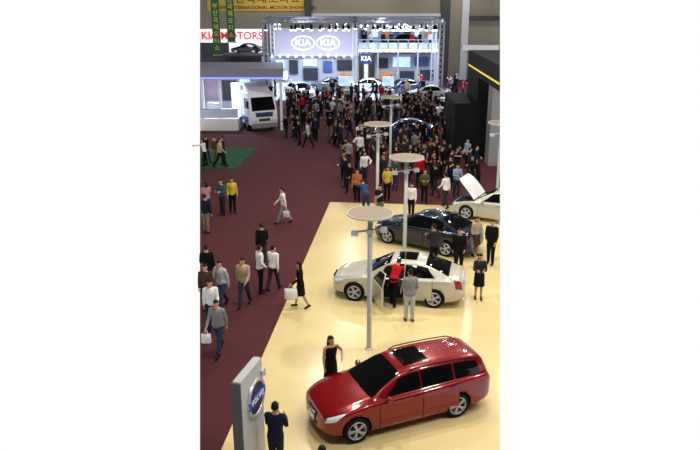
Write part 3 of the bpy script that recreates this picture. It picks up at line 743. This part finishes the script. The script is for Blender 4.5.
def truck():
    q=at(259,132); o=empty('lorry',(q.x-.5,q.y+1.9,0),R(-62)); o.scale=(.88,.88,.94)
    def bev(ob,w): 
        m=ob.modifiers.new('b','BEVEL'); m.width=w; m.segments=3; m.limit_method='ANGLE'; m.angle_limit=R(40)
    t=MB(); t.yprism([(2.2,.5),(2.27,.9),(2.25,1.3),(2.18,1.6),(2.08,1.85),(1.84,2.4),(1.66,2.8),(1.42,3.0),(.1,3.05),(0,3.0),(0,.5)],-1.2,1.2); bev(t.build('cab',M['white'],o),.15)
    t=MB(); t.add([(2.185,-1.05,1.66),(2.185,1.05,1.66),(1.74,.97,2.66),(1.74,-.97,2.66)],[(0,1,2,3)]); t.build('windscreen',M['glass'],o)
    for s_ in (-1,1):
        t=MB(); t.yprism([(1.8,1.75),(1.5,2.55),(.75,2.55),(.75,1.75)],s_*1.2-.02,s_*1.2+.02); t.build('side_window',M['glass'],o)
        t=MB(); t.box((2.27,s_*.85,.85),(.06,.42,.24),bev=.02); t.build('headlamp',M['lamp'],o)
        t=MB(); t.tube([(1.7,s_*1.2,2.6),(2.15,s_*1.42,2.6),(2.15,s_*1.42,1.9)],.025,6); t.box((2.15,s_*1.42,2.2),(.08,.2,.55),bev=.02); t.build('mirror',M['black'],o)
        t=MB(); t.box((1.3,s_*1.205,1.2),(1.0,.02,.9)); t.build('door',M['lightgrey'],o)
        t=MB(); t.box((.9,s_*1.22,1.0),(1.5,.015,.3)); t.build('blue_stripe',M['tblue'],o)
        for x in (1.15,-1.8):
            t=MB(); t.lathe([(.25,-.14),(.45,-.14),(.5,-.1),(.5,.1),(.45,.14),(.25,.14)],'y',28,closed=True); t.lathe([(.27,-.05),(.27,.06),(.1,.1)],'y',20,mi=1); w=t.build('wheel',[M['tyre'],M['chrome']],o); w.location=(x,s_*1.08,.5); w.rotation_euler=(0,0,0 if s_>0 else PI)
    t=MB(); t.box((2.27,0,1.32),(.05,1.5,.25),bev=.01); t.box((2.28,0,.95),(.05,1.0,.2),bev=.01); t.build('grille',M['dgrey'],o)
    t=MB(); t.box((2.24,0,1.5),(.06,1.6,.08)); t.build('front_stripe',M['tblue'],o)
    t=MB(); t.box((2.25,0,.5),(.25,2.3,.35),bev=.06); t.build('bumper',M['roofg'],o)
    t=MB(); t.yprism([(1.3,3.0),(.8,3.35),(.1,3.6),(0,3.6),(0,3.0)],-1.0,1.0); bev(t.build('roof_deflector',M['white'],o),.1)
    t=MB(); t.box((-1.2,0,.75),(2.6,.9,.25)); t.build('chassis',M['dgrey'],o)
    t=MB(); t.box((-1.4,0,2.15),(2.4,2.35,2.5),bev=.03); t.build('cargo_box',M['white'],o)
    tag(o,'white heavy lorry with blue stripe beside the raised white stage','lorry'); carspots.append(q); return o
truck()
# right dark booth
r=empty('dark_booth',(0,0,0))
def vol(px0,px1,pyfoot,depth,z0,z1,name,m):
    a_=at(px0,pyfoot);b_=at(px1,pyfoot); t=MB(); t.box(((a_.x+b_.x)/2,a_.y+depth/2,(z0+z1)/2),(b_.x-a_.x,depth,z1-z0)); return t.build(name,m,r)
vol(453,489,158,5,0,3.4,'black_cabin',M['blackw']); vol(488,503,166,1.2,0,5.6,'pale_wall',M['wgrey'])
vol(474,489,157.8,4,3.4,5.9,'upper_black_wall',M['blackw'])
A_=at(469,50,6.8); B_=at(503,67,6.8); C_=at(506,50,6.8)
t=MB(); t.prism([(A_.x,A_.y),(B_.x,B_.y),(C_.x+1,C_.y)],5.7,6.8); t.build('roof_slab',M['blackw'],r)
dv=(B_-A_); dv.z=0; n_=Vector((dv.y,-dv.x,0)).normalized()
if n_.x>0: n_=-n_
t=MB(); p0=A_+dv*.03+n_*.05; p1=A_+dv*.97+n_*.05
t.add([(p0.x,p0.y,6.0),(p1.x,p1.y,6.0),(p1.x,p1.y,6.1),(p0.x,p0.y,6.1)],[(0,1,2,3)]); t.build('yellow_strip',M['gold'],r)
q=at(472,150); t=MB(); t.box((q.x,q.y+.3,4.55),(.16,.16,2.3)); t.build('yellow_sign',M['gold'],r)
vol(455,482,157.5,.15,2.5,2.6,'light_strip',M['bgrey']); vol(458,466,157.5,.12,.1,2.2,'booth_door',M['dgrey']); vol(470,483,157.5,.12,1.0,2.2,'booth_picture',M['poster_d'])
tag(r,'black booth with dark roof slab and yellow strip at the right edge','exhibition stand')
trim_to_view(r,500)
for k in range(8): carspots.append(at(457+k*6,155))
for px,py,w_,lb in [(449,121,2.0,'low white counter left of the black booth'),(448,110,2.2,'white reception counter beyond the crowd on the right')]:
    q=at(px,py); t=MB(); t.box((q.x,q.y,.5),(w_,.8,1.0),bev=.08); t.box((q.x,q.y,1.04),(w_+.2,.95,.08),bev=.03); o=t.build('counter',M['white']); tag(o,lb,'counter'); people+=[q,q+Vector((.7,0,0)),q-Vector((.7,0,0))]
# ---------------- light poles ----------------
def pole(px,py,lab,h=4.09):
    q=at(px,py); z=PZ if on_plat(q) else 0
    o=empty('light_pole',(q.x,q.y,z)); 
    t=MB(); t.lathe([(.075,.02),(.07,.05),(.07,h-.05)],'z',16); t.build('pole',M['pole'],o,True)
    t=MB(); t.lathe([(.13,0),(.13,.02),(.09,.04),(.08,.05)],'z',24); t.build('base',M['pole'],o)
    t=MB(); t.lathe([(.10,h-.12),(.58,h-.03),(.62,h-.01),(.62,h+.012),(.60,h+.016),(.01,h+.016)],'z',40); t.build('disc',M['disc'],o)
    t=MB(); t.lathe([(.612,h-.025),(.636,h-.025),(.636,h+.025),(.612,h+.025)],'z',40,closed=True); t.build('disc_rim',M['discrim'],o)
    t=MB(); t.tube([(-.5,-.0,h-.55),(.42,0,h-.42)],.03,8); t.build('cross_arm',M['pole'],o)
    for x in (-.42,0.0,.36):
        s_=MB(); s_.box((x,-.05,h-.50+.13*x),(.2,.14,.14),bev=.02); s_.build('spotlight',M['lightgrey'],o)
    tag(o,lab,'light pole'); people.append(q); return o
pole(369,350,'nearest light pole with round disc top, between red and cream cars')
pole(404,264,'light pole with round disc top directly behind the cream white car')
pole(377,211,'light pole with round disc top at the far edge of the beige floor')
pole(390,166,'farthest light pole with round disc top amid the crowd')
po=pole(496,209,'light pole at the right edge behind the silver car')
# ---------------- pylon ----------------
p0=at(240,385,2.5); p1=at(262,358,2.5); d=(p1-p0); d.z=0; w=d.length; d.normalize(); rz=math.atan2(d.y,d.x)
mid=(p0+p1)/2; o=empty('sign_pylon',(mid.x,mid.y,PZ),rz)
t=MB(); t.box((0,.09,1.25),(w,.18,2.46),bev=.03); t.build('panel',M['pylon'],o)
t=MB(); t.box((-w/2-.02,.09,1.25),(.05,.2,2.46)); t.build('side_edge',M['dgrey'],o)
t=MB(); t.box((0,.09,.02),(w+.3,.5,.04)); t.build('base_plate',M['dgrey'],o)
e=MB(); e.lathe([(.36,0),(.36,-.02),(.01,-.02)],'y',40); em=e.build('emblem_disc',M['blue'],o); em.location=(.14,-.005,1.75)
e=MB(); e.lathe([(.34,0),(.43,0),(.42,-.04),(.36,-.04)],'y',40,closed=True); e.build('emblem_ring',M['chrome'],em)
e=MB(); e.box((0,-.03,0),(.84,.03,.17)); e.build('emblem_band',M['tblue'],em)
e=MB(); e.tube([(.31,-.02,.31),(.43,-.02,.43)],.03,6); e.tube([(.30,-.02,.45),(.45,-.02,.45),(.45,-.02,.30)],.03,6); e.build('emblem_arrow',M['chrome'],em)
text('VOLVO',.17,M['white'],em,(0,-.05,0),(PI/2,0,0),.004,spacing=1.15)
tag(o,'tall pale grey sign pylon with round dark blue emblem in the foreground','sign')
# ---------------- named people ----------------
b=person(284,224,100,'walk','white','grey','person in white shirt walking alone on the maroon carpet holding a pale bag'); bag(handworld(b,'walk',-1),(.3,.1,.3),'light grey','pale shopping bag held by the lone walker in white')
person(207,233,-20,'stand','navy','khaki','person in navy top and khaki trousers standing at the left edge on the carpet')
person(223,215,160,'hold','teal','dark grey','person in teal top beside the one in yellow at left',hair='long')
person(233,213,200,'stand','yellow','black','person in bright yellow top standing on the maroon carpet')
person(208,216,20,'hold','pink','jean blue','person in pink top with long hair behind the navy one at left',hair='long',ht=1.6)
person(209,292,15,'stroll','black','dark grey','person in black top walking away at the left edge, left of the grey shirt')
person(223,308,150,'walk','light grey','jean blue','person in light grey shirt and jeans walking beside the beige jacket')
person(245,306,170,'stroll','beige','jean blue','person in beige jacket and jeans walking towards the display',shirt='jacket')
person(261,293,-60,'relax','white','black','taller person in white shirt and black trousers in the left aisle pair',ht=1.74)
person(274,290,-30,'stroll','white','dark grey','shorter person in white shirt and grey trousers in the left aisle pair',ht=1.62)
person(263,266,10,'walk','black','dark grey','person in all black walking behind the pair in white shirts')
b=person(220,353,165,'walk','grey','jean blue','person in grey sweater and blue jeans nearest on the left carpet',shirt='jacket'); bag(handworld(b,'walk',1),(.28,.1,.28),'white','small white bag held by the person in grey sweater')
person(213,331,190,'stroll','white','navy','person in white shirt and navy trousers behind the grey sweater walker')
person(208,311,180,'stand','brown','black','person in brown top standing by the left edge behind the white shirt',hair='long',ht=1.62)
b=person(301,308,95,'stroll','black','black','person in black jacket and short skirt carrying a white bag on the beige floor edge',hair='long',low='skirt',ht=1.6); bag(handworld(b,'stroll',-1),(.42,.14,.36),'white','big white bag carried by the person in black on the beige floor edge')
person(331,394,-150,'hips','black','black','person in black sleeveless top behind the bonnet of the red car',shirt='tank',hair='long',low='skirt',ht=1.64)
person(277,474,-10,'hold','navy','dark grey','person in navy jacket seen from behind next to the sign pylon',shirt='jacket',ht=1.72)
person(323,522,0,'stand','dark grey','black','person whose dark hair shows at the very bottom of the picture')
person(409,321,10,'relax','grey','light grey','person in grey jacket and pale trousers facing the open car door',shirt='jacket',ht=1.72,shoe='dark grey')
person(393,306,-25,'lean','red','black','person in red top bending into the open door of the cream car',ht=1.66)
person(478,299,175,'hold','dark grey','black','person in dark skirt suit standing behind the cream car at right',low='skirt',hair='long',ht=1.62)
person(490,264,150,'relax','black','black','person in black suit standing at the right edge by the silver car',shirt='jacket',ht=1.75)
person(475,256,200,'stand','beige','brown','person in beige dress standing left of the black suit by the silver car',low='skirt',hair='long',ht=1.6)
person(458,273,170,'stroll','black','black','person in black suit behind the tail of the navy car',shirt='jacket',ht=1.73)
person(433,268,30,'hold','dark grey','black','person in dark jacket between the navy and cream cars',shirt='jacket')
person(445,208,40,'stroll','white','dark grey','person in white shirt turned towards the raised bonnet')
person(424,203,180,'hold','olive','black','person in olive top standing behind the navy car')
person(411,217,160,'stand','white','black','person in white top standing behind the bonnet of the navy car',ht=1.6,hair='long')
person(366,214,20,'lean','blue','jean blue','person in bright blue top bending at the far edge of the beige floor')
person(357,202,170,'stand','orange','black','person in orange top near the blue bending one at the floor edge',ht=1.65)
person(344,182,180,'walk','dark grey','black','person in dark clothes walking on the carpet left of the crowd')
person(387,200,185,'relax','yellow','black','person in yellow top beside the third light pole',shirt='short')
person(395,190,170,'hold','green','jean blue','person in green top right of the one in yellow by the pole')
person(380,221,150,'point','navy','khaki','person in navy shirt pointing beside the third light pole',shirt='short')
person(350,193,150,'stroll','black','black','person in black with long hair left of the one in orange',hair='long',ht=1.62)
person(456,197,190,'hold','light blue','dark grey','person in light blue shirt standing behind the raised bonnet')
person(419,187,180,'stand','red','black','person in red top at the near side of the crowd')
person(435,197,60,'stroll','black','dark grey','person in black strolling between the crowd and the navy car')
# ---------------- crowd ----------------
TOPS=['white','light grey','black','dark grey','black','grey','navy','blue','light blue','red','beige','black','dark grey','brown','navy','olive','black','black','white','dark grey']
BOTS=['black','dark grey','black','navy','jean blue','black','dark grey','khaki']
PH={'stand':'standing','walk':'walking','stroll':'strolling','hold':'hands together','camera':'taking photo','point':'pointing','hips':'hand on hip','relax':'at ease'}
def crowd(x0,x1,y0,y1,n,zone,group,mind=.64,dark=False,dk=.5,bias=0,far=False):
    k=0;tries=0
    while k<n and tries<n*80:
        tries+=1
        px=random.uniform(x0,x1);py=random.uniform(y0,y1)
        if bias and random.random()>1-bias+bias*(px-x0)/(x1-x0): continue
        g=at(px,py)
        if any((g-q).length<mind for q in people) or any((g-q).length<2.6 for q in carspots): continue
        if far and (abs(g.y-Y0)<.5 or abs(g.y-Y1)<.5): continue
        pose=random.choice(['stand','relax','walk','stroll','hold','camera','point','hips']); top=random.choice(TOPS); bot=random.choice(BOTS)
        if dark and random.random()<dk: top=random.choice(['black','dark grey','navy','black']); bot=random.choice(['black','dark grey','black','navy'])
        hr=random.choice(['short','short','long']); sl=random.choice(['long','short','jacket'])
        lab='person in %s %s and %s trousers, %s %s'%(top,{'long':'top','short':'shirt','jacket':'jacket'}[sl],bot,PH[pose],zone)
        if len(lab.split())>16: continue
        person(px,py,random.choice([180,0,90,-90,random.uniform(0,360),random.uniform(0,360)]),pose,top,bot,lab,group,ht=random.uniform(1.58,1.78) if hr=='short' else random.uniform(1.52,1.66),hair=hr,shirt=sl)
        k+=1
crowd(205,226,162,168,6,'on green carpet','visitors on the green carpet')
crowd(284,345,118,150,22,'in the aisle','visitors in the aisle',dark=True)
crowd(288,348,104,122,38,'in far aisle','visitors in the far aisle',dark=True,bias=.4)
crowd(345,400,116,160,30,'left of blue car','crowd left of the blue car',dark=True,dk=.6,bias=.4)
crowd(400,450,118,172,46,'left of black booth','crowd beside the black booth',dark=True,dk=.75)
crowd(345,410,150,190,15,'near light poles','visitors near the light poles',dark=True,dk=.5)
crowd(410,482,166,190,16,'behind silver car','visitors behind the silver car',dark=True,dk=.6)
crowd(270,442,90,103,30,'on far stand','visitors on the far stand',dark=True,dk=.3,far=True)
crowd(350,440,106,118,28,'before far stand','visitors in front of the far stand',dark=True,dk=.75)
crowd(446,470,84,108,8,'at far right','visitors at the far right')
trim_to_view(sil,500); trim_to_view(po,500)
# ---------------- lights ----------------
w=bpy.data.worlds.new('world'); S.world=w; w.use_nodes=True; bg=w.node_tree.nodes['Background']; bg.inputs[0].default_value=(1,1,1,1); bg.inputs[1].default_value=1.0
def lamp(name,x,y,z,e,size,col,rx=0):
    l=bpy.data.lights.new(name,'AREA'); l.energy=e; l.shape='DISK'; l.size=size; l.color=col; lo=bpy.data.objects.new(name,l); C.objects.link(lo); lo.location=(x,y,z); lo.rotation_euler=(R(rx),0,0); return lo
for x in (-1.5,4,10):
    for y,e in ((10,470),(19,600),(28,580),(37,380)): lamp('ceiling_lamp',x,y,12.9,e,.8,(1,.95,.85))
for x in (-9,0,9):
    for y in (47,58): lamp('ceiling_lamp',x,y,12.9,240,1.0,(.95,.93,1))
for x in (-7,-1,5,10): lamp('stand_lamp',x,70.5,7.0,850,1.5,(.76,.85,1))
for x in (-4,3,9): lamp('added_header_fill',x,68.5,7.0,150,1.0,(.85,.88,1),70)  # fill lights added to brighten the grey header wall, no real fixtures
lamp('added_sign_fill',-11.5,69,8.2,130,1.0,(1,.96,.94),70)  # extra light put in to brighten the red-letter sign and car shelf
for x in (-8,2,12): lamp('added_wall_fill',x,79,12.6,330,1.0,(1,.95,.85),45)  # added fills that lighten the back wall, not fittings of the hall
q=atD(225,100,54); lamp('added_canopy_fill',q.x,54,3.85,260,1.2,(.74,.82,1))  # added fill under the roof, brightens the stand interior
